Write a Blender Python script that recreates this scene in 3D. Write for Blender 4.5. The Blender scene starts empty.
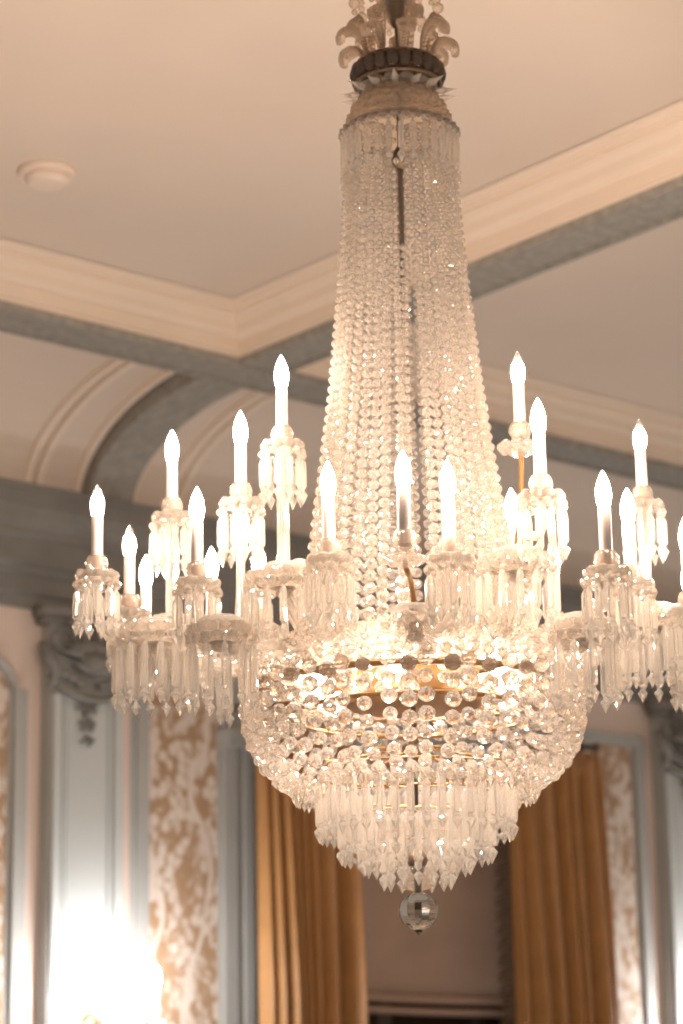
import bpy, math, random
from mathutils import Vector, Matrix
random.seed(7)
PI = math.pi
sc = bpy.context.scene
COL = sc.collection

# ------------------------------------------------------------------ materials
def mat(name):
    m = bpy.data.materials.new(name); m.use_nodes = True
    m.node_tree.nodes.clear()
    return m, m.node_tree.nodes, m.node_tree.links

def principled(name, color, rough=.5, metal=0., spec=.5, sheen=0., bump=0., bscale=30., vary=0., vscale=3.):
    m, N, L = mat(name)
    o = N.new('ShaderNodeOutputMaterial'); p = N.new('ShaderNodeBsdfPrincipled')
    p.inputs['Base Color'].default_value = (*color, 1)
    p.inputs['Roughness'].default_value = rough; p.inputs['Metallic'].default_value = metal
    p.inputs['Specular IOR Level'].default_value = spec; p.inputs['Sheen Weight'].default_value = sheen
    L.new(p.outputs[0], o.inputs[0])
    tc = N.new('ShaderNodeTexCoord')
    if bump:
        n = N.new('ShaderNodeTexNoise'); n.inputs['Scale'].default_value = bscale; n.inputs['Detail'].default_value = 5
        b = N.new('ShaderNodeBump'); b.inputs['Strength'].default_value = bump; b.inputs['Distance'].default_value = .01
        L.new(tc.outputs['Object'], n.inputs['Vector']); L.new(n.outputs[0], b.inputs['Height']); L.new(b.outputs[0], p.inputs['Normal'])
    if vary:
        n = N.new('ShaderNodeTexNoise'); n.inputs['Scale'].default_value = vscale; n.inputs['Detail'].default_value = 3
        r = N.new('ShaderNodeValToRGB')
        r.color_ramp.elements[0].position = .3; r.color_ramp.elements[1].position = .7
        r.color_ramp.elements[0].color = (*[c*(1-vary) for c in color], 1)
        r.color_ramp.elements[1].color = (*[min(1, c*(1+vary)) for c in color], 1)
        L.new(tc.outputs['Object'], n.inputs['Vector']); L.new(n.outputs[0], r.inputs[0]); L.new(r.outputs[0], p.inputs['Base Color'])
    return m

def crystal(name, tint, milk, clear, rough=.015):
    """lead crystal: refraction with a little milky scatter and some straight-through light"""
    m, N, L = mat(name)
    o = N.new('ShaderNodeOutputMaterial')
    g = N.new('ShaderNodeBsdfGlass'); g.inputs['IOR'].default_value = 1.52; g.inputs['Roughness'].default_value = rough
    g.inputs['Color'].default_value = (*tint, 1)
    d = N.new('ShaderNodeBsdfTranslucent'); d.inputs['Color'].default_value = (*[min(1, c) for c in tint], 1)
    df = N.new('ShaderNodeBsdfDiffuse'); df.inputs['Color'].default_value = (*tint, 1)
    t = N.new('ShaderNodeBsdfTransparent'); t.inputs['Color'].default_value = (*tint, 1)
    m0 = N.new('ShaderNodeMixShader'); m0.inputs[0].default_value = .5
    m1 = N.new('ShaderNodeMixShader'); m1.inputs[0].default_value = milk
    m2 = N.new('ShaderNodeMixShader'); m2.inputs[0].default_value = clear
    L.new(d.outputs[0], m0.inputs[1]); L.new(df.outputs[0], m0.inputs[2])
    L.new(g.outputs[0], m1.inputs[1]); L.new(m0.outputs[0], m1.inputs[2])
    L.new(m1.outputs[0], m2.inputs[1]); L.new(t.outputs[0], m2.inputs[2])
    L.new(m2.outputs[0], o.inputs[0])
    return m

def glow(name, color, strength):
    m, N, L = mat(name)
    o = N.new('ShaderNodeOutputMaterial'); e = N.new('ShaderNodeEmission')
    e.inputs[0].default_value = (*color, 1); e.inputs[1].default_value = strength
    L.new(e.outputs[0], o.inputs[0])
    return m

def wallpaper(name):
    m, N, L = mat(name)
    o = N.new('ShaderNodeOutputMaterial'); p = N.new('ShaderNodeBsdfPrincipled'); p.inputs['Roughness'].default_value = .6
    tc = N.new('ShaderNodeTexCoord')
    mp = N.new('ShaderNodeMapping'); mp.inputs['Scale'].default_value = (1, .0, .8)
    L.new(tc.outputs['Object'], mp.inputs['Vector'])
    n = N.new('ShaderNodeTexNoise'); n.inputs['Scale'].default_value = 8.5; n.inputs['Detail'].default_value = 6
    n.inputs['Roughness'].default_value = .62; n.inputs['Distortion'].default_value = .9
    L.new(mp.outputs[0], n.inputs['Vector'])
    v = N.new('ShaderNodeTexVoronoi'); v.inputs['Scale'].default_value = 26
    L.new(mp.outputs[0], v.inputs['Vector'])
    w = N.new('ShaderNodeTexWave'); w.bands_direction = 'X'; w.inputs['Scale'].default_value = 1.15
    w.inputs['Distortion'].default_value = 9.0; w.inputs['Detail'].default_value = 2; w.inputs['Detail Scale'].default_value = 1.4
    L.new(mp.outputs[0], w.inputs['Vector'])
    r1 = N.new('ShaderNodeMapRange'); r1.inputs[1].default_value = .42; r1.inputs[2].default_value = .50; L.new(n.outputs[0], r1.inputs[0])
    r2 = N.new('ShaderNodeMapRange'); r2.inputs[1].default_value = .75; r2.inputs[2].default_value = .45; L.new(v.outputs['Distance'], r2.inputs[0])
    r3 = N.new('ShaderNodeMapRange'); r3.inputs[1].default_value = .965; r3.inputs[2].default_value = .985; L.new(w.outputs[1], r3.inputs[0])
    mu = N.new('ShaderNodeMath'); mu.operation = 'MULTIPLY'; L.new(r1.outputs[0], mu.inputs[0]); L.new(r2.outputs[0], mu.inputs[1])
    mx = N.new('ShaderNodeMath'); mx.operation = 'MAXIMUM'; L.new(mu.outputs[0], mx.inputs[0]); L.new(r3.outputs[0], mx.inputs[1])
    c = N.new('ShaderNodeMix'); c.data_type = 'RGBA'
    c.inputs[6].default_value = (.37, .235, .14, 1); c.inputs[7].default_value = (.64, .55, .48, 1)
    L.new(mx.outputs[0], c.inputs[0]); L.new(c.outputs[2], p.inputs['Base Color']); L.new(p.outputs[0], o.inputs[0])
    return m

M = {
 'ceiling': principled('ceiling plaster', (.70, .585, .495), .8, vary=.03, vscale=1.2),
 'cream': principled('cream plaster', (.80, .665, .55), .7, vary=.02),
 'beam': principled('grey blue stencilled beam', (.31, .288, .255), .75, bump=.8, bscale=28, vary=.16, vscale=24),
 'grey': principled('grey blue paint', (.375, .37, .35), .55, vary=.05, vscale=5),
 'grey_light': principled('light grey blue paint', (.50, .52, .51), .5, vary=.03),
 'grey_dark': principled('cornice grey paint', (.205, .194, .178), .6, vary=.10, vscale=6),
 'pink': principled('warm cream paint', (.70, .57, .50), .6),
 'wallpaper': wallpaper('gold wallpaper with white trees'),
 'curtain': principled('golden brown satin', (.37, .18, .06), .42, spec=.4, sheen=.25, bump=.15, bscale=220, vary=.08, vscale=9),
 'fringe': principled('dark brown fringe', (.10, .06, .035), .9, bump=1, bscale=90, vary=.5, vscale=60),
 'blind': principled('taupe linen blind', (.33, .215, .15), .85, bump=.3, bscale=160, vary=.07, vscale=5),
 'dark_wood': principled('dark window frame', (.09, .055, .03), .5),
 'night': principled('dark window glass', (.05, .03, .02), .1),
 'brass': principled('gilt brass', (.36, .205, .085), .35, metal=.9),
 'bronze': principled('aged bronze', (.16, .11, .075), .4, metal=.7),
 'plastic': principled('cream plastic', (.77, .63, .53), .5),
 'sleeve': principled('candle sleeve', (.56, .46, .41), .5),
 'crystal': crystal('cut crystal', (1., .972, .935), .23, .18, .0),
 'crystal_bead': crystal('crystal beads', (1., .965, .925), .12, .05, .0),
 'crystal_old': crystal('smoky crystal', (.96, .90, .83), .14, .26),
 'crystal_dark': crystal('dark smoky crystal', (.62, .53, .45), .12, .05),
 'crystal_clear': crystal('clear crystal ball', (.80, .77, .73), .0, .0, 0.),
 'bulb_glass': crystal('clear bulb glass', (1., .98, .96), .02, .35, 0.),
 'frosted': crystal('frosted cup glass', (1., .96, .92), .14, .35, .03),
 'bulb': glow('lit candle bulb', (1., .79, .62), 450.),
 'bulb_in': glow('lit inner bulb', (1., .81, .66), 480.),
 'bulb_wall': glow('lit sconce bulb', (1., .985, .98), 460.),
}

# ------------------------------------------------------------------ mesh builder
class MB:
    def __init__(s): s.v = []; s.f = []
    def add(s, vs, fs, mtx=None):
        b = len(s.v)
        s.v += [tuple(mtx @ Vector(v)) for v in vs] if mtx else [tuple(v) for v in vs]
        s.f += [tuple(i+b for i in f) for f in fs]; return s
    def box(s, a, b, mtx=None):
        x0, y0, z0 = a; x1, y1, z1 = b
        return s.add([(x0,y0,z0),(x1,y0,z0),(x1,y1,z0),(x0,y1,z0),(x0,y0,z1),(x1,y0,z1),(x1,y1,z1),(x0,y1,z1)],
                     [(0,3,2,1),(4,5,6,7),(0,1,5,4),(1,2,6,5),(2,3,7,6),(3,0,4,7)], mtx)
    def lathe(s, prof, n=16, mtx=None, wob=None):
        vs, fs = [], []
        for j, (r, z) in enumerate(prof):
            for i in range(n):
                a = 2*PI*i/n; q = r*(wob(a, j) if wob else 1)
                vs.append((q*math.cos(a), q*math.sin(a), z))
        m = len(prof)
        for j in range(m-1):
            for i in range(n):
                k = (i+1) % n
                fs.append((j*n+i, j*n+k, (j+1)*n+k, (j+1)*n+i))
        if prof[0][0] > 1e-5: fs.append(tuple(range(n-1, -1, -1)))
        if prof[-1][0] > 1e-5: fs.append(tuple((m-1)*n+i for i in range(n)))
        return s.add(vs, fs, mtx)
    def tube(s, pts, rad, n=10, flat=1.):
        pts = [Vector(p) for p in pts]; vs, fs = [], []
        up = Vector((0, 0, 1)); prev = None
        for i, p in enumerate(pts):
            t = (pts[min(i+1, len(pts)-1)]-pts[max(i-1, 0)]).normalized()
            if prev is None:
                a = t.cross(up)
                if a.length < .05: a = t.cross(Vector((1, 0, 0)))
            else: a = prev - t*prev.dot(t)
            a.normalize(); b = t.cross(a); prev = a
            r = rad[i] if isinstance(rad, (list, tuple)) else rad
            for k in range(n):
                w = 2*PI*k/n; vs.append(p + a*(r*math.cos(w)) + b*(r*flat*math.sin(w)))
        for i in range(len(pts)-1):
            for k in range(n):
                l = (k+1) % n; fs.append((i*n+k, i*n+l, (i+1)*n+l, (i+1)*n+k))
        fs.append(tuple(range(n-1, -1, -1))); fs.append(tuple((len(pts)-1)*n+k for k in range(n)))
        return s.add(vs, fs)
    def build(s, name, m, parent=None, smooth=False, loc=None):
        me = bpy.data.meshes.new(name); me.from_pydata(s.v, [], s.f); me.update()
        me.materials.append(m)
        import bmesh
        bm = bmesh.new(); bm.from_mesh(me); bmesh.ops.recalc_face_normals(bm, faces=bm.faces[:]); bm.to_mesh(me); bm.free()
        if smooth: me.polygons.foreach_set('use_smooth', [True]*len(me.polygons))
        return link(name, me, parent, loc)

def link(name, me, parent=None, loc=None, rot=None):
    o = bpy.data.objects.new(name, me); COL.objects.link(o)
    if parent: o.parent = parent
    if loc is not None: o.location = loc
    if rot is not None: o.rotation_euler = rot
    return o
def tag(o, label, cat, group=None, kind=None):
    if label: o['label'] = label
    if cat: o['category'] = cat
    if group: o['group'] = group
    if kind: o['kind'] = kind
    return o
def struct(o, label=None, cat=None):
    o['kind'] = 'structure'
    if label: o['label'] = label; o['category'] = cat
    return o

def ico(sub):
    import bmesh
    bm = bmesh.new(); bmesh.ops.create_icosphere(bm, subdivisions=sub, radius=1.)
    r = ([v.co.copy() for v in bm.verts], [[v.index for v in f.verts] for f in bm.faces]); bm.free(); return r
ICO1, ICO2 = ico(1), ico(2)
def ball(mb, c, r, which=None, sq=1.):
    V, Fc = which or ICO1
    a = random.random()*6.28
    m = Matrix.Translation(c) @ Matrix.Rotation(a, 4, 'Z') @ Matrix.Diagonal((r, r, r*sq, 1))
    mb.add(V, Fc, m)
def T(x, y, z): return Matrix.Translation((x, y, z))
def RZ(a): return Matrix.Rotation(a, 4, 'Z')
def RY(a): return Matrix.Rotation(a, 4, 'Y')
def RX(a): return Matrix.Rotation(a, 4, 'X')
def bez(p0, p1, p2, p3, n=14):
    p0, p1, p2, p3 = map(Vector, (p0, p1, p2, p3)); r = []
    for i in range(n+1):
        t = i/n; u = 1-t; r.append(p0*u**3 + p1*3*u*u*t + p2*3*u*t*t + p3*t**3)
    return r
def interp(tab, x):
    for (a, b), (c, d) in zip(tab, tab[1:]):
        if a <= x <= c: return b + (d-b)*(x-a)/(c-a)
    return tab[0][1] if x < tab[0][0] else tab[-1][1]

# ------------------------------------------------------------------ camera
F_PX = 2500.; TH = math.radians(14.95); AZ = math.radians(40.4); ROLL = math.radians(1.0)
CAM = Vector((0, 0, 1.6))
fw = Vector((math.sin(AZ)*math.cos(TH), math.cos(AZ)*math.cos(TH), math.sin(TH)))
rt = fw.cross(Vector((0, 0, 1))).normalized(); up = rt.cross(fw)
rt2 = rt*math.cos(ROLL) - up*math.sin(ROLL); up2 = up*math.cos(ROLL) + rt*math.sin(ROLL)
cd = bpy.data.cameras.new('camera'); cam = bpy.data.objects.new('camera', cd); COL.objects.link(cam)
cam.matrix_world = Matrix(((rt2.x, up2.x, -fw.x, 0), (rt2.y, up2.y, -fw.y, 0), (rt2.z, up2.z, -fw.z, CAM.z), (0, 0, 0, 1)))
cd.sensor_fit = 'VERTICAL'; cd.sensor_height = 36; cd.lens = F_PX*36/1024; cd.clip_end = 60
cd.dof.use_dof = True; cd.dof.focus_distance = 5.45; cd.dof.aperture_fstop = 3.0
sc.camera = cam

# ------------------------------------------------------------------ the room
YW = 8.6; ZB = 4.75; ZC = 4.955
AY0, AY1 = 7.465, 7.69; BX0, BX1 = 5.83, 6.05
XL, XR, YN = 1.2, 12.5, .6
# ceiling slab
mb = MB(); mb.box((XL, YN, ZC+.005), (XR, 8.5, ZC+.12)); struct(mb.build('ceiling', M['ceiling']))
# beams: soffit boards with fine edge mouldings
def beam(name, a, b, axis):
    a = (a[0], a[1], a[2]); b = (b[0], b[1], ZB+.02)
    mb = MB(); mb.box(a, b)
    for s in (0, 1):
        if axis == 'x':
            y = (a[1], b[1]-.022)[s]; mb.box((a[0], y, ZB-.012), (b[0], y+.022, ZB))
        else:
            x = (a[0], b[0]-.022)[s]; mb.box((x, a[1], ZB-.013), (x+.022, b[1], ZB))
    return struct(mb.build(name, M['beam']))
beam('trim_1', (XL, AY0, ZB), (XR, AY1, ZB+.18), 'x')
beam('trim_2', (BX0, YN, ZB), (BX1, AY0-.001, ZB+.18), 'y')
# coffer cornices (mitred)
PROF = [(-.002, .0), (-.002, .035), (.012, .037), (.014, .085), (.03, .09), (.045, .105), (.052, .135), (.07, .16), (.078, .162), (.08, .182), (.10, .186), (.104, .20), (.125, .206)]
def cornice(name, corner, sx, far_x, near_y):
    cx, cy = corner; vs, fs = [], []
    for i, z in PROF:
        vs += [(far_x, cy-i, ZB+z), (cx+sx*i, cy-i, ZB+z), (cx+sx*i, near_y, ZB+z)]
    for j in range(len(PROF)-1):
        for k in (0, 1): fs.append((j*3+k, j*3+k+1, (j+1)*3+k+1, (j+1)*3+k))
    mb = MB(); mb.add(vs, fs); o = mb.build(name, M['cream'])
    return struct(o)
cornice('trim_3', (BX0, AY0), -1, XL, YN)
cornice('trim_4', (BX1, AY0), 1, XR, YN)
# cove between beam and wall cornice
def cove_pts(off, y0=AY1, y1=8.50, z0=ZB, z1=4.40, n=16):
    r = []
    for i in range(n+1):
        t = PI/2*i/n
        r.append((y0 + (y1-y0)*math.sin(t) + off*.8*math.sin(t), z1 + (z0-z1)*math.cos(t) + off*math.cos(t)))
    return r
def cove(name, x0, x1, off, m, thick=.06):
    a, b = cove_pts(off), cove_pts(off+thick); vs, fs = [], []
    for (y, z), (y2, z2) in zip(a, b): vs += [(x0, y, z), (x1, y, z), (x1, y2, z2), (x0, y2, z2)]
    for j in range(len(a)-1):
        for k in range(4): fs.append((j*4+k, j*4+(k+1) % 4, (j+1)*4+(k+1) % 4, (j+1)*4+k))
    fs += [(0, 1, 2, 3), tuple(len(vs)-4+k for k in (3, 2, 1, 0))]
    mb = MB(); mb.add(vs, fs); return struct(mb.build(name, m))
cove('trim_5', BX0, BX1, 0, M['beam'], .12)
cove('trim_6', XL, XR, .09, M['ceiling'])
for i, x in enumerate((BX0-.05, BX0-.24, BX0-.30, BX1+.02, BX1+.21, BX1+.27)):
    cove('trim_%d' % (7+i), x, x+.03, .065, M['cream'], .05)
# wall with window opening
WX0, WX1, WZ = 6.84, 8.86, 3.50
mb = MB()
mb.box((XL, YW, 0), (WX0, YW+.3, 4.9)); mb.box((WX1, YW, 0), (XR, YW+.3, 4.9)); mb.box((WX0, YW, WZ), (WX1, YW+.3, 4.9)); mb.box((WX0, YW, 0), (WX1, YW+.3, .9))
struct(mb.build('wall_back', M['pink']))
# wall cornice
cp = [(0, 3.84), (-.03, 3.845), (-.035, 3.90), (-.05, 3.91), (-.055, 3.99), (-.07, 4.0), (-.075, 4.03), (-.10, 4.05), (-.105, 4.16), (-.125, 4.175), (-.13, 4.21), (-.16, 4.25), (-.175, 4.29), (-.185, 4.30), (-.185, 4.385), (-.20, 4.39), (-.20, 4.415), (0, 4.42)]
cp = [(d*.8, 3.92+(z-3.84)*.86) for d, z in cp]
mb = MB(); vs = []
for d, z in cp: vs += [(XL, YW+d, z), (XR, YW+d, z)]
mb.add(vs, [(2*i, 2*i+1, 2*i+3, 2*i+2) for i in range(len(cp)-1)])
x = 3.
while x < 11:
    mb.box((x, YW-.082, 4.11), (x+.05, YW-.055, 4.185)); x += .11
struct(mb.build('trim_13', M['grey_dark']))

def moulding(mb, x0, x1, z0, z1, y=YW, steps=((0, .012), (.25, .03), (.6, .02))):
    w = x1-x0
    ks = [s[0] for s in steps] + [1.]
    for (k, d), k2 in zip(steps, ks[1:]):
        mb.box((x0+w*k, y-d, z0), (x0+w*k2, y, z1))
def pilaster(name, xc):
    h = .184
    mb = MB(); mb.box((xc-h, YW-.07, 0), (xc+h, YW, 3.92))
    root = struct(mb.build(name, M['grey']))
    mb = MB()   # raised border round a sunk field
    z0, z1 = .5, 3.56
    for xa, xb in ((xc-h+.012, xc-h+.05), (xc+h-.05, xc+h-.012)): mb.box((xa, YW-.088, z0), (xb, YW-.069, z1))
    for xa, xb in ((xc-h+.062, xc-h+.078), (xc+h-.078, xc+h-.062)): mb.box((xa, YW-.080, z0), (xb, YW-.069, z1))
    mb.build('border_moulding', M['grey_light'], root)
    mb = MB(); mb.box((xc-h+.085, YW-.076, z0), (xc+h-.085, YW-.069, z1+.0)); mb.build('panel_field', M['grey_light'], root)
    # carved capital: scrolls, shell, leaves, swag and drop
    mb = MB()
    mb.box((xc-h-.02, YW-.12, 3.78), (xc+h+.02, YW-.02, 3.84)); mb.box((xc-h-.005, YW-.10, 3.74), (xc+h+.005, YW-.02, 3.78))
    y = YW-.10
    for s in (-1, 1):
        pts = []; rad = []
        for i in range(34):
            t = i/33; a = PI*.5 + t*PI*3.2; r = .085*(1-t)+.012
            pts.append((xc+s*(.11+r*math.cos(a)), y-.02, 3.655+r*math.sin(a))); rad.append(.020*(1-.55*t))
        mb.tube(pts, rad, 8)
        pts = bez((xc+s*.20, y, 3.62), (xc+s*.22, y-.04, 3.52), (xc+s*.13, y-.05, 3.50), (xc+s*.17, y, 3.38), 12)
        mb.tube(pts, [.03-.018*abs(i-5)/7 for i in range(13)], 8)
        pts = bez((xc+s*.17, y+.01, 3.45), (xc+s*.12, y-.02, 3.36), (xc+s*.05, y-.03, 3.33), (xc, y-.02, 3.335), 12)
        mb.tube(pts, [.012+.012*i/12 for i in range(13)], 8)
        for k in range(5):
            a = .3+k*.33
            p0 = Vector((xc+s*.02, y-.02, 3.56)); p1 = p0+Vector((s*.13*math.cos(a), -.02, .13*math.sin(a)-.02))
            mb.tube([p0, (p0+p1)/2+Vector((0, -.025, 0)), p1], [.010, .024, .006], 7)
        for k in range(4):
            ball(mb, (xc+s*(.05+.035*k), y-.02, 3.42+.02*k), .026, ICO2)
    for k in range(7):
        a = PI*(.12+.76*k/6); p0 = Vector((xc, y-.02, 3.47)); p1 = p0+Vector((.10*math.cos(a), -.03, .13*math.sin(a)))
        mb.tube([p0, (p0+p1)/2+Vector((0, -.02, 0)), p1], [.008, .02, .012], 7)
    for cz, n, r in ((3.30, 6, .042), (3.20, 5, .032), (3.11, 4, .024)):
        for k in range(n):
            a = 2*PI*k/n+.3
            mb.tube([(xc, y+.01, cz), (xc+r*.6*math.cos(a), y-.008, cz+r*.6*math.sin(a)), (xc+r*1.3*math.cos(a), y+.012, cz+r*1.3*math.sin(a))], [.006, .015, .004], 6)
        ball(mb, (xc, y, cz), .014, ICO2)
    mb.v = [(xc+(vx-xc)*1.14-.012, vy, 3.93-(3.84-vz)*.76) for vx, vy, vz in mb.v]
    mb.build('carved_capital', M['grey_dark'], root, smooth=True)
    return root
PLX, PRX, WC = 5.846, 9.543, 7.70
for i, xc in enumerate((PLX, PRX, 2.2, 12.2)): pilaster(('pilaster', 'pilaster.001', 'pilaster.002', 'pilaster.003')[i], xc)
# wallpaper panels and their frames, mirrored about the window; k = side
def paper_panel(name_p, name_t, x0, x1, shoulders):
    w = .088; zt = 3.555; top = 3.90
    if not shoulders:
        mb = MB(); mb.box((x0, YW-.008, .9), (x1, YW, 3.68)); struct(mb.build(name_p, M['wallpaper']))
        mb = MB()
        for a, b in ((x0-w, x0), (x1, x1+w)): moulding(mb, a, b, .9, 3.68)
        mb.box((x0-w, YW-.03, 3.68), (x1+w, YW, 3.74)); struct(mb.build(name_t, M['grey'])); return
    def arc(xe, d):      # from the top of the side frame, curving in to the head
        return bez((xe, 0, zt), (xe+d*.01, 0, zt+.10), (xe+d*.13, 0, zt+.09), (xe+d*.17, 0, zt+.26), 12)
    L, Rr = arc(x0, 1), arc(x1, -1)
    out = [(x0, .9)] + [(p.x, p.z) for p in L] + [(p.x, p.z) for p in reversed(Rr)] + [(x1, .9)]
    n = len(out); mb = MB()
    mb.add([(x, YW-.008, z) for x, z in out] + [(x, YW-.0, z) for x, z in out], [tuple(range(n)), tuple(range(2*n-1, n-1, -1))] + [(i, (i+1) % n, n+(i+1) % n, n+i) for i in range(n)])
    struct(mb.build(name_p, M['wallpaper']))
    mb = MB()
    moulding(mb, x0-w, x0, .9, zt+.02); moulding(mb, x1, x1+w, .9, zt+.02)
    for A in (L, Rr):
        mb.tube([(p.x+(-.02 if A is L else .02), YW-.012, p.z+.02) for p in A], .036, 8, flat=.5)
    mb.box((L[-1].x-.05, YW-.028, L[-1].z), (Rr[-1].x+.05, YW, L[-1].z+.07))
    struct(mb.build(name_t, M['grey']))
paper_panel('wall_panel_1', 'trim_14', 6.205, 6.573, False)
paper_panel('wall_panel_2', 'trim_15', 2*WC-6.573, 2*WC-6.205, False)
paper_panel('wall_panel_3', 'trim_16', 3.3, 5.50, True)
paper_panel('wall_panel_4', 'trim_17', 9.90, 12.0, True)
# window architrave and overdoor
mb = MB()
for s in (-1, 1):
    xa, xb = sorted((WC+s*1.124, WC+s*.886))
    if s > 0: xa, xb = xa, xb
    mb.box((xa, YW-.035, 0), (xb, YW, 3.43))
    for q0, q1, d in ((.0, .30, .06), (.30, .38, .045), (.46, .66, .062), (.92, 1., .075)):
        u = sorted((WC+s*(1.124-.238*q0), WC+s*(1.124-.238*q1))); mb.box((u[0], YW-d, 0), (u[1], YW-.03, 3.43))
    mb.box((xa-.0, YW-.09, 3.43), (xb+.0, YW, 3.46)); mb.box((xa-.01, YW-.11, 3.46), (xb+.01, YW, 3.50))
mb.box((WC-1.12, YW-.05, 3.50), (WC+1.12, YW, 3.92))
mb.box((WC-.88, YW-.075, 3.57), (WC+.88, YW-.049, 3.86))
struct(mb.build('trim_18', M['grey']))
# window frame and dark panes behind the blind
mb = MB(); 
for a, b in (((WX0, 8.80, .9), (WX0+.08, 8.86, WZ)), ((WX1-.08, 8.80, .9), (WX1, 8.86, WZ)), ((WX0, 8.80, .9), (WX1, 8.86, 1.0)), ((WX0, 8.80, WZ-.1), (WX1, 8.86, WZ)), ((WC-.04, 8.80, .9), (WC+.04, 8.86, WZ)), ((WX0, 8.80, 2.05), (WX1, 8.86, 2.12))):
    mb.box(a, b)
win = struct(mb.build('window_1', M['dark_wood']))
mb = MB(); mb.box((WX0, 8.825, .9), (WX1, 8.835, WZ)); mb.build('window_pane', M['night'], win)

# roman blind, lying in slack folds above its hem
bl = bpy.data.objects.new('roman_blind', None); COL.objects.link(bl); bl.location = (WC, 8.57, 2.34)
tag(bl, 'plain taupe fabric roman blind half lowered between the golden curtains', 'blind')
vs, fs = [], []; nx, nz = 40, 40
bx0, bx1, bz0, bz1 = -.80, .80, .06, 1.14
for side in (0, 1):
    for j in range(nz+1):
        for i in range(nx+1):
            u, v = i/nx, j/nz
            d = .012*math.sin(u*9+v*3)*(.3+.7*v) + .02*math.exp(-((v-.0)/.05)**2)
            sag = .012*math.sin(PI*u)
            vs.append((bx0+(bx1-bx0)*u, d+side*.006, bz0+(bz1-bz0)*v-(1-v)*sag))
n1 = (nx+1)*(nz+1)
for side in (0, 1):
    for j in range(nz):
        for i in range(nx):
            a = side*n1+j*(nx+1)+i; fs.append((a, a+1, a+nx+2, a+nx+1))
mb = MB(); mb.add(vs, fs); mb.build('blind_fabric', M['blind'], bl, smooth=True)
mb = MB()
mb.tube([(-.80+1.6*i/16, -.015, .055-.012*math.sin(PI*i/16)) for i in range(17)], .022, 10)
mb.tube([(-.80+1.6*i/16, -.010, .000-.012*math.sin(PI*i/16)) for i in range(17)], .030, 10, flat=.6)
mb.build('hem_fold', M['blind'], bl, smooth=True)

# curtains
def curtain(label, x0, x1, side, seed):
    rnd = random.Random(seed)
    w = x1-x0; root = bpy.data.objects.new('curtain', None); COL.objects.link(root); root.location = ((x0+x1)/2, 8.36, .05)
    tag(root, label, 'curtain', 'golden brown satin curtains at the window')
    nf = 8; nx, nz = 140, 50; H = 3.46
    fr = [rnd.uniform(.6, 1.2) for _ in range(nf)]; fr[0] = .5; tot = sum(fr); edges = [0]
    for q in fr: edges.append(edges[-1]+q/tot)
    amp = [rnd.uniform(.55, 1.15) for _ in range(nf)]
    amp[0] = .45
    dr = [rnd.uniform(-.35, .35) for _ in range(nf)]
    def prof(u, v):
        k = max(i for i in range(nf) if edges[i] <= u+1e-9)
        t = (u-edges[k])/(edges[k+1]-edges[k])
        a = .155*amp[k]*(.55+.45*min(1, (1-v)*3))
        return -a*(.75*math.sin(PI*t)**1.6+.25*math.sin(PI*t)**.7) + .012*math.sin(u*60+v*2+dr[k]*4)*.25
    vs, fs = [], []
    for s in (0, 1):
        for j in range(nz+1):
            v = j/nz
            for i in range(nx+1):
                u = i/nx
                flare = 1+.05*(1-v)
                xx = (u-.5)*w*flare + .018*math.sin(v*3.1+u*5)
                vs.append((xx, prof(min(u, .9999), v)+s*.006, H*v))
    n1 = (nx+1)*(nz+1)
    for s in (0, 1):
        for j in range(nz):
            for i in range(nx):
                a = s*n1+j*(nx+1)+i; fs.append((a, a+1, a+nx+2, a+nx+1))
    mb = MB(); mb.add(vs, fs); mb.build('curtain_panel', M['curtain'], root, smooth=True)
    mb = MB()   # pinch pleated heading
    for i in range(11):
        x = -w/2+w*(i+.5)/11
        for q in (-.012, 0, .012):
            mb.tube([(x+q*1.6, -.02-.02*(q == 0), H+.055), (x+q, -.03-.015*(q == 0), H-.02), (x+q*2, -.025, H-.09)], [.010, .013, .008], 8)
    mb.box((-w/2, -.012, H-.06), (w/2, .012, H+.05)); mb.build('pleated_heading', M['curtain'], root, smooth=False)
    if side < 0: return
    mb = MB(); xe = -side*w/2    # bullion fringe down the leading edge
    for j in range(150):
        z = H*(j+.5)/150
        mb.tube([(xe, .0, z), (xe-side*.035, .008, z-.006), (xe-side*(.075+.012*math.sin(j*2.1)), .012, z-.02)], [.011, .011, .007], 6)
    mb.build('fringe', M['fringe'], root)
curtain('golden brown satin curtain in deep folds, left of the taupe blind', 6.61, 7.10, -1, 4)
curtain('golden brown satin curtain in deep folds with its dark fringe showing against the taupe blind', 8.10, 8.70, 1, 9)
rod = MB(); rod.tube([(6.60, 8.36, 3.60), (8.69, 8.36, 3.60)], .016, 12)
ro = bpy.data.objects.new('curtain_rod', None); COL.objects.link(ro); tag(ro, 'dark bronze curtain rod above the golden curtains', 'curtain rod')
rod.build('pole', M['bronze'], ro, smooth=True)
for x in (6.585, 8.705):
    mb = MB(); ball(mb, (x, 8.36, 3.60), .026, ICO2); mb.build('finial', M['bronze'], ro, smooth=True)
    mb = MB(); xb = x+(.03 if x < 7 else -.03); mb.tube([(xb, 8.36, 3.60), (xb, 8.54, 3.60)], .010, 8); mb.build('bracket', M['bronze'], ro)

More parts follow.
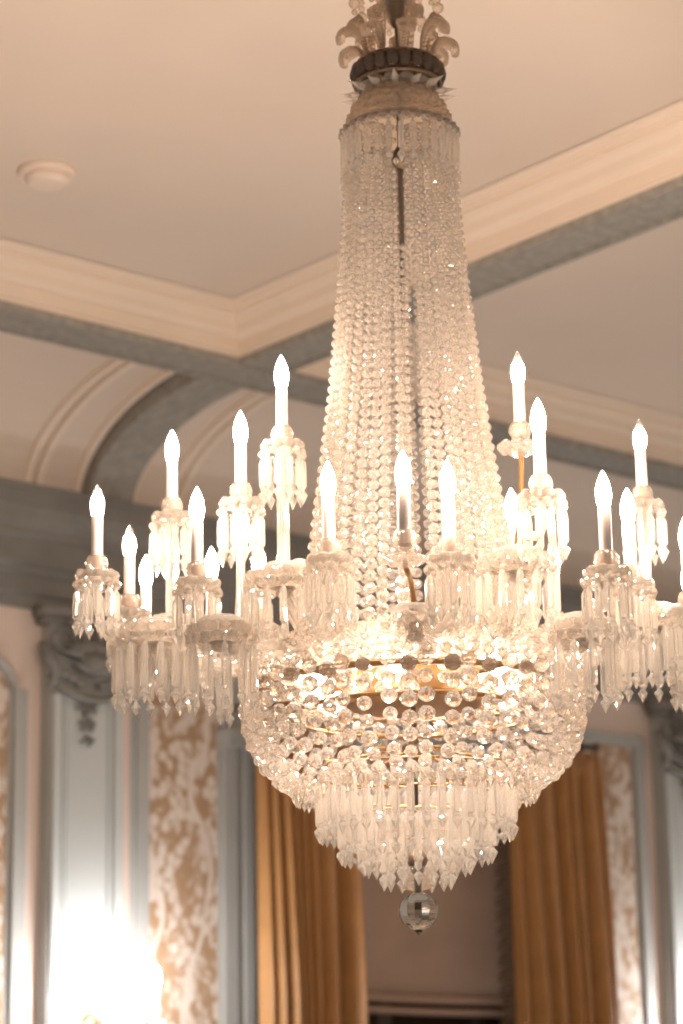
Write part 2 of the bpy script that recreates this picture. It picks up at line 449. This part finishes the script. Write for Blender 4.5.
# smoke detector in the ceiling panel
sd = bpy.data.objects.new('smoke_detector', None); COL.objects.link(sd); sd.location = (4.42, 6.72, ZC+.005)
tag(sd, 'round cream smoke detector on the plain ceiling panel', 'smoke detector')
mb = MB(); mb.lathe([(.0, 0), (.098, 0), (.100, -.010), (.094, -.022), (.0, -.022)], 40); mb.build('base', M['plastic'], sd)
mb = MB(); mb.lathe([(.0, -.022), (.072, -.022), (.074, -.036), (.060, -.050), (.02, -.054), (0, -.054)], 40); mb.build('sensor_cap', M['plastic'], sd)

# ------------------------------------------------------------------ crystal shapes shared by the chandelier and the sconces
def mesh_of(mb, name, m, smooth=False):
    o = mb.build(name, m, None, smooth); me = o.data; bpy.data.objects.remove(o); return me
def prism_prof(L, w):
    return [(0, 0), (w*.35, -.002), (w*.9, -.010), (w, -.016), (w, -(L-.044)), (w*.4, -(L-.037)), (w*.5, -(L-.033)), (w*1.3, -(L-.024)), (0, -L)]
def prism_mb(L, w, mtx=None, mb=None):
    mb = mb or MB()
    ball(mb, (mtx @ Vector((0, 0, .006))) if mtx else (0, 0, .006), .007)
    mb.lathe(prism_prof(L, w), 6, mtx); return mb
_pm = {}
def prism_mesh(L, w):
    if (L, w) not in _pm: _pm[(L, w)] = mesh_of(prism_mb(L, w), 'prism', M['crystal'])
    return _pm[(L, w)]

mb = MB(); mb.lathe([(0, .002), (.007, .002), (.010, .006), (.020, .011), (.0265, .022), (.0262, .032), (.021, .044), (.019, .044), (.023, .032), (.0235, .022), (.0175, .014), (.004, .010)], 20)
CUP = mesh_of(mb, 'candle_cup', M['frosted'], True)
mb = MB(); mb.lathe([(0, .012), (.013, .012), (.0138, .016), (.0138, .140), (.012, .1425), (0, .1425)], 18)
SLEEVE = mesh_of(mb, 'candle_sleeve', M['sleeve'], True)
mb = MB(); mb.lathe([(0, .1427), (.0122, .1428), (.0142, .149), (.0160, .158), (.0168, .168), (.0162, .178), (.0142, .189), (.0112, .199), (.0075, .208), (.0042, .214), (.0016, .2195), (0, .2205)], 20)
BULB = mesh_of(mb, 'candle_bulb', M['bulb'], True)
BULB_GLASS = mesh_of(MB().lathe([(0, .1427), (.0122, .1428), (.0142, .149), (.0160, .158), (.0168, .168), (.0162, .178), (.0142, .189), (.0112, .199), (.0075, .208), (.0042, .214), (.0016, .2195), (0, .2205)], 20), 'bulb_glass', M['bulb_glass'], True)
BULB_CORE = mesh_of(MB().lathe([(0, .144), (.009, .145), (.0125, .155), (.0138, .166), (.012, .178), (.008, .188), (.003, .195), (0, .196)], 16), 'candle_bulb', M['bulb'], True)
BULB_WALL = mesh_of(MB().lathe([(0, .1427), (.0122, .1428), (.0142, .149), (.0160, .158), (.0168, .168), (.0162, .178), (.0142, .189), (.0112, .199), (.0075, .208), (.0042, .214), (.0016, .2195), (0, .2205)], 20), 'candle_bulb', M['bulb_wall'], True)
def pan_mb(r, z):
    mb = MB(); mb.lathe([(.006, z-.012), (.010, z-.012), (r*.5, z-.008), (r*.92, z), (r, z+.006), (r*.97, z+.009), (r*.5, z-.003), (.008, z-.004)], 28,
                        wob=lambda a, j: 1+(.05*math.cos(12*a) if 3 <= j <= 5 else 0)); return mb
PAN = mesh_of(pan_mb(.046, -.004), 'drip_pan', M['crystal'], True)
DISH = mesh_of(pan_mb(.046, -.022), 'drip_pan', M['frosted'], True)
mb = MB()
for row, (z, r, br, n) in enumerate(((-.002, .042, .0118, 10), (-.022, .047, .0110, 11))):
    for i in range(n):
        a = 2*PI*(i+.5*row)/n; ball(mb, (r*math.cos(a), r*math.sin(a), z), br*random.uniform(.85, 1.12), ICO2)
GARLAND = mesh_of(mb, 'bead_garland', M['crystal_bead'])

# ------------------------------------------------------------------ the chandelier
CX, CY = 3.822, 4.246
ch = bpy.data.objects.new('chandelier', None); COL.objects.link(ch)
ch.location = (CX, CY, 2.0); ch.rotation_euler = (0, 0, -AZ)
tag(ch, 'large tent and basket crystal chandelier with lit candle bulbs hanging from the ceiling', 'chandelier')
# local x runs across the view, local y away from it, z above 2.0 m
PRISMS = []   # (parent, parent location, local position, L, w)
def hang(parent, at, pos, L, w=.0086): PRISMS.append((parent, Vector(at), Vector(pos), L, w))

# central stem
mb = MB(); mb.tube([(0, 0, .22), (0, 0, 2.92)], .006, 12)
for z in (.30, .55, 2.02, 2.50, 2.62, 2.75): mb.lathe([(.009, -.03), (.02, -.012), (.026, 0), (.02, .012), (.009, .03)], 16, T(0, 0, z))
mb.lathe([(.0, .945), (.075, .945), (.078, .93), (.05, .915), (.02, .88), (.009, .85)], 24, T(0, 0, 2.0))
mb.build('stem', M['bronze'], ch, smooth=True)

# tent of bead strands
TENT = [(.62, .283), (.66, .278), (.77, .262), (.909, .243), (1.03, .226), (1.152, .211), (1.26, .196), (1.40, .178), (1.52, .166), (1.653, .154), (1.78, .144), (1.912, .135), (1.99, .128), (2.06, .120)]
NS = 40
gap = math.radians(-93)
for k in range(NS):
    a = gap + 2*PI*(k+.5)/NS
    # the strands hang in loose bunches
    a += .042*math.sin(k*1.05+.6) + random.uniform(-.012, .012)
    sh = .075 if k == 0 else (-.075 if k == NS-1 else 0)
    mb = MB(); z = 2.055; ph = random.random()*.01; ro = random.uniform(-.007, .005)
    z -= ph
    while z > .645:
        t = (2.055-z)/1.41; r = .0098+.0066*t**1.15
        R = interp(TENT, z)+ro
        aa = a+sh*(max(0, (z-1.45)/.6)-.95*(z < 1.75)); ball(mb, (R*math.cos(aa), R*math.sin(aa), z), r*random.uniform(.94, 1.04), ICO1 if t < .3 else ICO2, .93)
        z -= r*1.93
    mb.build('tent_bead_strand', M['crystal_bead'], ch)

# basket of bead strands under the hoop
BASK = [(.44, .222), (.458, .262), (.480, .302), (.52, .345), (.566, .372), (.62, .386), (.69, .388)]
NB = 52
for k in range(NB):
    a = 2*PI*(k+.5)/NB+random.uniform(-.02, .02)
    mb = MB(); s = 0; z = .682+.012*(k % 2); first = True
    while z > .455:
        R = interp(BASK, z); t = (.69-z)/.24
        r = .0205-.0035*t
        ball(mb, (R*math.cos(a), R*math.sin(a), z+random.uniform(-.003, .003)), r*random.uniform(.86, 1.06), ICO2, .95)
        sl = (interp(BASK, z+.01)-interp(BASK, z-.01))/.02
        z -= 2*r*1.02/math.sqrt(1+sl*sl)
    # pointed drop at the foot of each outer strand
    zz = interp([(.0, .0), (1, 1)], .0)
    mb.lathe([(0, .004), (.010, -.004), (.012, -.012), (0, -.034)], 6, T(.276*math.cos(a+.06), .276*math.sin(a+.06), .462))
    mb.build('basket_bead_strand', M['crystal_bead'], ch)

# brass work: hoop, drum, inner spokes, lower rings
def torus(mb, R, r, z, n=72, m=8):
    vs, fs = [], []
    for i in range(n):
        a = 2*PI*i/n
        for j in range(m):
            b = 2*PI*j/m; q = R+r*math.cos(b); vs.append((q*math.cos(a), q*math.sin(a), z+r*math.sin(b)))
    for i in range(n):
        for j in range(m): fs.append((i*m+j, ((i+1) % n)*m+j, ((i+1) % n)*m+(j+1) % m, i*m+(j+1) % m))
    mb.add(vs, fs); return mb
mb = torus(MB(), .362, .008, .690)
for i in range(10):
    a = 2*PI*(i+.4)/10; mb.tube([(.15*math.cos(a), .15*math.sin(a), .69), (.36*math.cos(a), .36*math.sin(a), .69)], .006, 8)
mb.build('brass_hoop', M['brass'], ch, smooth=True)
mb = MB(); mb.lathe([(.150, .655), (.160, .658), (.164, .675), (.164, .705), (.160, .722), (.150, .725), (.146, .705), (.146, .675)], 56)
vs = mb.v; mb.build('brass_drum', M['brass'], ch, smooth=True)
mb = MB(); mb.lathe([(.28, .805), (.30, .800), (.34, .770), (.345, .755), (.335, .755), (.29, .785)], 56); mb.build('crown_plate', M['frosted'], ch, smooth=True)
mb = MB(); torus(mb, .285, .006, .635); 
for i in range(6):
    a = 2*PI*i/6; mb.tube([(.01*math.cos(a), .01*math.sin(a), .56), (.2*math.cos(a), .2*math.sin(a), .53), (.22*math.cos(a), .22*math.sin(a), .495)], .004, 6)
mb.build('brass_frame', M['brass'], ch, smooth=True)

# inner lamps: socket and glowing bulb lying on the spokes
for i in range(6):
    a = 2*PI*(i+.5)/6 - .18; c, s = math.cos(a), math.sin(a)
    mb = MB(); mb.tube([(.13*c, .13*s, .71), (.21*c, .21*s, .71)], .014, 12); lamp = mb.build('inner_lamp', M['brass'], ch, smooth=True)
    mb = MB(); mb.tube([((.21+d)*c, (.21+d)*s, .71) for d in (0, .01, .025, .04, .055, .065)], [.010, .016, .020, .018, .010, .002], 14)
    mb.build('lamp_bulb', M['bulb_in'], lamp, smooth=True)

# rosettes round the basket rim
def rosette_mb():
    mb = MB()
    for k in range(12):
        a = 2*PI*k/12; m = RX(a) @ T(0, 0, 0)
        mb.add([(0, 0, .003), (.004, .006, .018), (.010, 0, .034), (.004, -.006, .018), (-.003, 0, .018)], [(0, 1, 3), (1, 2, 3), (0, 4, 1), (0, 3, 4), (1, 4, 2), (3, 2, 4)], m)
    ball(mb, (.006, 0, 0), .009, ICO2); return mb
ROS = mesh_of(rosette_mb(), 'rosette', M['crystal'])
for i in range(32):
    a = 2*PI*i/32+.05; z = .765 if i % 2 else .738; R = .345 if i % 2 else .372
    link('rosette', ROS, ch, (R*math.cos(a), R*math.sin(a), z), (0, 0, a))
mb = MB()
for R, z, n, r in ((.318, .80, 56, .014), (.352, .775, 60, .0125), (.392, .715, 70, .0150), (.405, .745, 60, .012)):
    for i in range(n):
        a = 2*PI*i/n+random.random()*.03; ball(mb, (R*math.cos(a), R*math.sin(a), z+random.uniform(-.006, .006)), r*random.uniform(.85, 1.1), ICO1)
o = mb.build('rim_beads', M['crystal_bead'], ch); o['kind'] = 'stuff'

# tiers of prisms below the basket
TIERS = [(.222, .492, .150, 40), (.172, .440, .150, 32), (.122, .395, .130, 22), (.078, .350, .118, 14)]
for R, z, L, n in TIERS:
    mb = torus(MB(), R, .0025, z+.010)
    ring = mb.build('prism_ring', M['brass'], ch, smooth=True, loc=(0, 0, 0))
    for i in range(n):
        a = 2*PI*(i+.5)/n; hang(ring, (0, 0, 0), (R*math.cos(a), R*math.sin(a), z), L, .0098)
# bottom ball
mb = MB(); mb.lathe([(.02, .285), (.034, .28), (.036, .262), (.03, .255), (.034, .245), (.036, .236), (.012, .232), (.012, .222)], 20); mb.build('ball_socket', M['crystal_old'], ch, smooth=True)
mb = MB(); r = .0455
pr = [(0, .185+r+.0)] + [(r*math.sin(t), .185+r*.95*math.cos(t)) for t in [PI*i/18 for i in range(2, 16)]] + [(.010, .142), (.006, .136), (0, .130)]
mb.lathe(pr, 12); mb.build('ball_finial', M['crystal_clear'], ch)

# crown above the tent
mb = MB(); mb.lathe([(.030, 2.215), (.075, 2.20), (.112, 2.155), (.128, 2.112), (.134, 2.09), (.128, 2.088), (.118, 2.11), (.10, 2.145), (.07, 2.18), (.03, 2.20)], 48,
                    wob=lambda a, j: 1+.02*math.cos(24*a))
mb.build('crown_dome', M['crystal_old'], ch, smooth=True)
mb = torus(MB(), .136, .005, 2.088); crown_ring = mb.build('crown_ring', M['bronze'], ch, smooth=True)
for i in range(30):
    a = 2*PI*(i+.5)/30; hang(crown_ring, (0, 0, 0), (.139*math.cos(a), .139*math.sin(a), 2.066), .115, .0085)
mb = MB()
for i in range(30):
    a = 2*PI*i/30; ball(mb, (.141*math.cos(a), .141*math.sin(a), 2.082), .0115, ICO1)
mb.build('bead_row', M['crystal_bead'], ch)
mb = MB()
for i in range(34):
    a = 2*PI*i/34; ball(mb, (.142*math.cos(a), .142*math.sin(a), 1.955), .009, ICO1)
mb.build('bead_row', M['crystal_bead'], ch)
for z, R, r, n in ((2.196, .066, .013, 18), (2.176, .088, .014, 22), (2.150, .108, .014, 26), (2.122, .122, .012, 30)):
    mb = MB()
    for i in range(n):
        a = 2*PI*(i+z*9)/n; ball(mb, (R*math.cos(a), R*math.sin(a), z), r, ICO1, .8)
    mb.build('bead_row', M['crystal_old'], ch)
mb = MB()
for i in range(22):
    a = 2*PI*i/22; ball(mb, (.104*math.cos(a), .104*math.sin(a), 2.243), .0165, ICO2, 1.55)
mb.build('band_lobes', M['crystal_dark'], ch, smooth=True)
for i in range(14):    # small spear points
    a = 2*PI*(i+.3)/14; m = T(.095*math.cos(a), .095*math.sin(a), 2.185) @ RZ(a) @ RY(PI/2-.15+.2*(i % 2))
    mb = MB(); mb.lathe([(0, 0), (.006, .002), (.010, .020), (.006, .03), (0, .058)], 6, m); mb.build('spear_point', M['crystal'], ch)
# lobed band
mb = MB(); mb.lathe([(.086, 2.212), (.098, 2.214), (.101, 2.235), (.102, 2.255), (.099, 2.262), (.096, 2.262), (.09, 2.25)], 96, wob=lambda a, j: 1+.07*abs(math.cos(11*a))*(j in (1, 2, 3, 4)))
mb.build('crown_band', M['crystal_dark'], ch, smooth=True)
mb = torus(MB(), .106, .005, 2.212); torus(mb, .085, .007, 2.222); torus(mb, .098, .006, 2.268); mb.lathe([(.03, 2.268), (.098, 2.268), (.098, 2.262), (.03, 2.262)], 40)
mb.build('band_rim', M['bronze'], ch, smooth=True)
for i in range(14):
    a = 2*PI*i/14; mb = MB(); ball(mb, (.085*math.cos(a), .085*math.sin(a), 2.20), .019, ICO2, .9); mb.build('crown_drop', M['crystal'], ch)
# glass plumes
def plume(a, h, out, w):
    pts = bez((.078, 0, 2.255), (.078, 0, 2.262+h*.8), (.080+out*.4, 0, 2.262+h*1.3), (.084+out*.9, 0, 2.262+h*1.05), 14)
    pts += bez(pts[-1], pts[-1]+Vector((.012, 0, -.004)), pts[-1]+Vector((.018, 0, -.014)), pts[-1]+Vector((.014, 0, -.030)), 5)[1:]
    n = len(pts); rad = [w*(.30+.70*min(1, (i/12)**1.3))*(1 if i < n-4 else 1-.08*(i-n+4)) for i in range(n)]
    mb = MB(); mb.tube(pts, rad, 12, flat=.52)
    for q in range(2, n-3):   # leaf veins
        for s in (-1, 1):
            p = pts[q]; mb.tube([p+Vector((0, 0, 0)), p+Vector((.002, s*rad[q]*.95, .006))], [.0035, .0015], 5)
    m = RZ(a); mb.v = [tuple(m @ Vector(v)) for v in mb.v]
    return mb.build('plume', M['crystal_old'], ch, smooth=True)
for i in range(9):
    plume(2*PI*i/9-PI/2+.16, .075 if i % 2 else .060, .056 if i % 2 else .050, .025)
for i in range(7): plume(2*PI*i/7-PI/2+.4, .110, .022, .023)
# trumpet and chain of glass above
mb = MB(); mb.lathe([(.012, 2.375), (.024, 2.39), (.034, 2.42), (.058, 2.46), (.092, 2.50), (.108, 2.53), (.112, 2.545), (.104, 2.545), (.088, 2.515), (.05, 2.47), (.026, 2.43)], 40, wob=lambda a, j: 1+.03*math.cos(16*a))
mb.build('upper_trumpet', M['crystal_old'], ch, smooth=True)
mb = MB(); mb.lathe([(.008, 2.37), (.012, 2.38), (.014, 2.40), (.024, 2.43), (.028, 2.46), (.024, 2.47), (.010, 2.5)], 20); mb.build('stem_cone', M['bronze'], ch, smooth=True)
for i in range(8):
    a = 2*PI*(i+.2)/8; mb = MB()
    for z, r in ((2.522, .009), (2.503, .008), (2.485, .009), (2.462, .015), (2.438, .008)): ball(mb, (.106*math.cos(a), .106*math.sin(a), z-.03), r, ICO2)
    mb.build('trumpet_drop', M['crystal_old'], ch)
mb = MB(); mb.lathe([(.0, 2.955), (.11, 2.955), (.115, 2.94), (.09, 2.91), (.04, 2.88), (.009, 2.84)], 32); mb.build('ceiling_rose', M['bronze'], ch, smooth=True)
mb = MB()
for z in [1.0+.024*i for i in range(43)]: ball(mb, (0, 0, z), .0125, ICO2, .95)
mb.build('stem_beads', M['crystal_old'], ch, smooth=True)
mb = MB()
for z in (2.58, 2.64, 2.70, 2.76, 2.81): ball(mb, (0, 0, z), .028, ICO2, .9)
mb.build('stem_crystals', M['crystal_old'], ch)

# main arms, hubs and candle branches ----------------------------------
HUBS = {  # x, y, z, skirt radius, prism length, number of prisms
 'A': (-.577, .235, .905, .088, .120, 15), 'F': (-.425, -.370, .765, .070, .145, 11), 'B': (-.291, -.235, .915, .082, .125, 14),
 'C': (-.005, -.470, .760, .030, .115, 0), 'D': (.232, -.265, .935, .085, .125, 14), 'G': (.365, -.380, .755, .068, .145, 11),
 'E': (.585, .290, .925, .088, .130, 14), 'P': (.560, -.02, .855, .095, .150, 16), 'K': (-.390, .420, .860, .080, .125, 12),
 'M': (.330, .420, .860, .080, .125, 12), 'Q': (0., .60, .86, .08, .12, 10), 'S': (-.600, .03, .850, .092, .150, 16)}
CANDLES = [  # x, y, z, hub, kind
 (-.732, -.040, .972, 'S', 0), (-.675, .173, .928, 'A', 0), (-.658, .465, .924, 'K', 0), (-.572, .180, 1.168, 'A', 1),
 (-.481, -.323, .882, 'F', 0), (-.491, .460, .940, 'K', 0), (-.388, -.200, 1.097, 'F', 0), (-.294, -.130, 1.253, 'B', 1),
 (-.187, -.495, .886, 'B', 0), (-.028, -.649, .863, 'C', 2), (.070, -.545, .870, 'C', 0), (.264, .287, 1.033, 'M', 0),
 (.256, -.190, 1.233, 'D', 2), (.271, -.528, 1.012, 'D', 0), (.365, .323, .900, 'M', 0), (-.367, .318, .917, 'K', 0),
 (.393, -.636, .815, 'G', 0), (.480, -.319, .863, 'G', 0), (.585, .244, 1.195, 'E', 1), (.609, -.302, .801, 'P', 0),
 (.662, .074, .793, 'P', 0), (.760, .12, .92, 'P', 0), (.0, .70, .93, 'Q', 0)]
for key, (x, y, z, sr, L, n) in HUBS.items():
    a = math.atan2(y, x); R = math.hypot(x, y); c, s = math.cos(a), math.sin(a)
    mb = MB()
    for off, dz in ((-.018, 0), (.018, -.012)):
        ox, oy = -s*off, c*off
        r0 = .33 if R > .42 else .26
        p0 = (r0*c+ox, r0*s+oy, .735+dz); p3 = (x+ox*.3, y+oy*.3, z-.03)
        q1 = (r0*c+(R-r0)*.4*c+ox, r0*s+(R-r0)*.4*s+oy, .80+dz); q2 = (x-.02*c+ox, y-.02*s+oy, z-.14+(.05 if z > .88 else .06))
        mb.tube(bez(p0, q1, q2, p3, 16), .0105, 10)
    arm = mb.build('main_arm', M['crystal'], ch, smooth=True)
    at = (x, y, z)
    mb = MB(); mb.lathe([(0, -.050), (.014, -.048), (.020, -.038), (.012, -.028), (.030, -.016), (.046, .000), (.050, .020), (.044, .026), (.020, .016), (.010, .03)], 24,
                        wob=lambda q, j: 1+.05*abs(math.cos(6*q))*(4 <= j <= 7))
    hub = mb.build('hub_vase', M['crystal'], ch, smooth=False, loc=at)
    pan = pan_mb(sr*.8, -.024)
    for i in range(n+4):
        q = 2*PI*i/(n+4)
        for rr, zz, br_ in ((1, -.024, .0125), (.93, -.004, .013), (.68, .004, .012)): ball(pan, (sr*rr*math.cos(q+rr*3), sr*rr*math.sin(q+rr*3), zz), br_*random.uniform(.85, 1.1), ICO2)
    pan.build('hub_pan', M['crystal_bead'], hub)
    for i in range(n):
        q = 2*PI*(i+.5)/n; hang(hub, at, (sr*1.02*math.cos(q), sr*1.02*math.sin(q), -.038), L, .0092)
CLEAR = {(-.732, .972), (-.675, .928), (.256, 1.233), (.585, 1.195)}
for x, y, z, hk, kind in CANDLES:
    hx, hy, hz = HUBS[hk][:3]; dx, dy, dz = hx-x, hy-y, hz-z
    d = math.hypot(dx, dy); mb = MB(); m = 'crystal'
    if kind:      # upright column
        pts = bez((dx, dy, dz+.02), (dx*.6, dy*.6, dz+.10), (0, 0, dz*.6), (0, 0, -.008), 14)
        mb.tube(pts, .0065 if kind == 2 else .015, 10)
        if kind == 2: m = 'brass'
    else:
        pts = bez((dx, dy, dz-.01), (dx*.55, dy*.55, min(dz, 0)-.02+.13*(d > .2)), (0, 0, min(dz, -.02)-.10), (0, 0, -.010), 18)
        mb.tube(pts, .0105, 10)
    br = mb.build('candle_branch', M[m], ch, smooth=True, loc=(x, y, z))
    link('candle_cup', CUP, br); link('candle_sleeve', SLEEVE, br); 
    if (x, z) in CLEAR: link('candle_bulb', BULB_CORE, br); link('bulb_glass', BULB_GLASS, br)
    else: link('candle_bulb', BULB, br)
    if kind == 2:
        link('drip_pan', DISH, br)
        if z > 1:
            g = MB(); 
            for i in range(10):
                q = 2*PI*i/10; ball(g, (.043*math.cos(q), .043*math.sin(q), -.012), .0125, ICO2)
            g.build('bead_garland', M['crystal_bead'], br)
    else:
        link('drip_pan', PAN, br); link('bead_garland', GARLAND, br)
        for i in range(11):
            q = 2*PI*(i+.5)/11+x*7; hang(br, (x, y, z), (.047*math.cos(q), .047*math.sin(q), -.034), .112)

# hundred nearest prisms stand as their own parts, the rest are one
def camdist(p):
    w = Matrix.Translation(ch.location) @ Matrix.Rotation(-AZ, 4, 'Z') @ p
    return (w-CAM).length - p.z*.0
order = sorted(PRISMS, key=lambda t: camdist(t[1]+t[2]) - 3*t[3])
for par, at, pos, L, w in order[:100]:
    link('prism', prism_mesh(L, w), par, pos, (0, 0, math.atan2(pos.y, pos.x)))
mb = MB()
for par, at, pos, L, w in order[100:]:
    prism_mb(L, w, T(*(at+pos)) @ RZ(math.atan2(pos.y, pos.x)), mb)
o = mb.build('prism', M['crystal'], ch); o['kind'] = 'stuff'

# ------------------------------------------------------------------ wall sconces
def sconce(label, xc, zc):
    root = bpy.data.objects.new('wall_sconce', None); COL.objects.link(root); root.location = (xc, YW-.075, zc)
    tag(root, label, 'wall lamp', 'crystal candle sconces on the pilasters')
    mb = MB(); mb.lathe([(0, -.0), (.055, 0), (.06, .008), (.045, .018), (.02, .022), (0, .024)], 28, T(0, -.001, 0) @ RX(PI/2) @ Matrix.Diagonal((1, 1.7, 1, 1)))
    mb.build('backplate', M['brass'], root, smooth=True)
    for dx, dy, dz in ((-.12, -.27, -.06), (.03, -.34, -.06), (.140, -.27, .05)):
        mb = MB(); mb.tube(bez((-dx, -dy-.02, -dz), (-dx*.5, -dy*.2, -dz-.10), (0, 0, -.14), (0, 0, -.010), 16), .008, 10)
        br = mb.build('sconce_arm', M['crystal'], root, smooth=True, loc=(dx, dy, dz))
        link('candle_cup', CUP, br); link('candle_sleeve', SLEEVE, br); link('candle_bulb', BULB_WALL, br); link('drip_pan', PAN, br)
        for i in range(8):
            q = 2*PI*(i+.5)/8; link('prism', prism_mesh(.112, .0086), br, (.047*math.cos(q), .047*math.sin(q), -.034))
sconce('crystal candle sconce on the pilaster beside the gold tree wallpaper, bulbs washing it white', PLX+.02, 2.17)
sconce('crystal candle sconce on the pilaster past the fringed curtain, mostly out of frame', PRX+.10, 2.19)

# ------------------------------------------------------------------ light of the rest of the room
w = bpy.data.worlds.new('room glow'); sc.world = w; w.use_nodes = True
bg = w.node_tree.nodes['Background']; bg.inputs[0].default_value = (1., .86, .74, 1); bg.inputs[1].default_value = .38

sc.view_settings.view_transform = 'Standard'; sc.view_settings.look = 'None'; sc.view_settings.gamma = 1
sc.view_settings.use_curve_mapping = False; sc.view_settings.exposure = 0.17
cy = sc.cycles
cy.use_denoising = True
cy.max_bounces = 14; cy.transmission_bounces = 12; cy.transparent_max_bounces = 24; cy.glossy_bounces = 6; cy.diffuse_bounces = 3
cy.sample_clamp_indirect = 8.0; cy.sample_clamp_direct = 0
cy.caustics_reflective = False; cy.caustics_refractive = True; cy.blur_glossy = .5
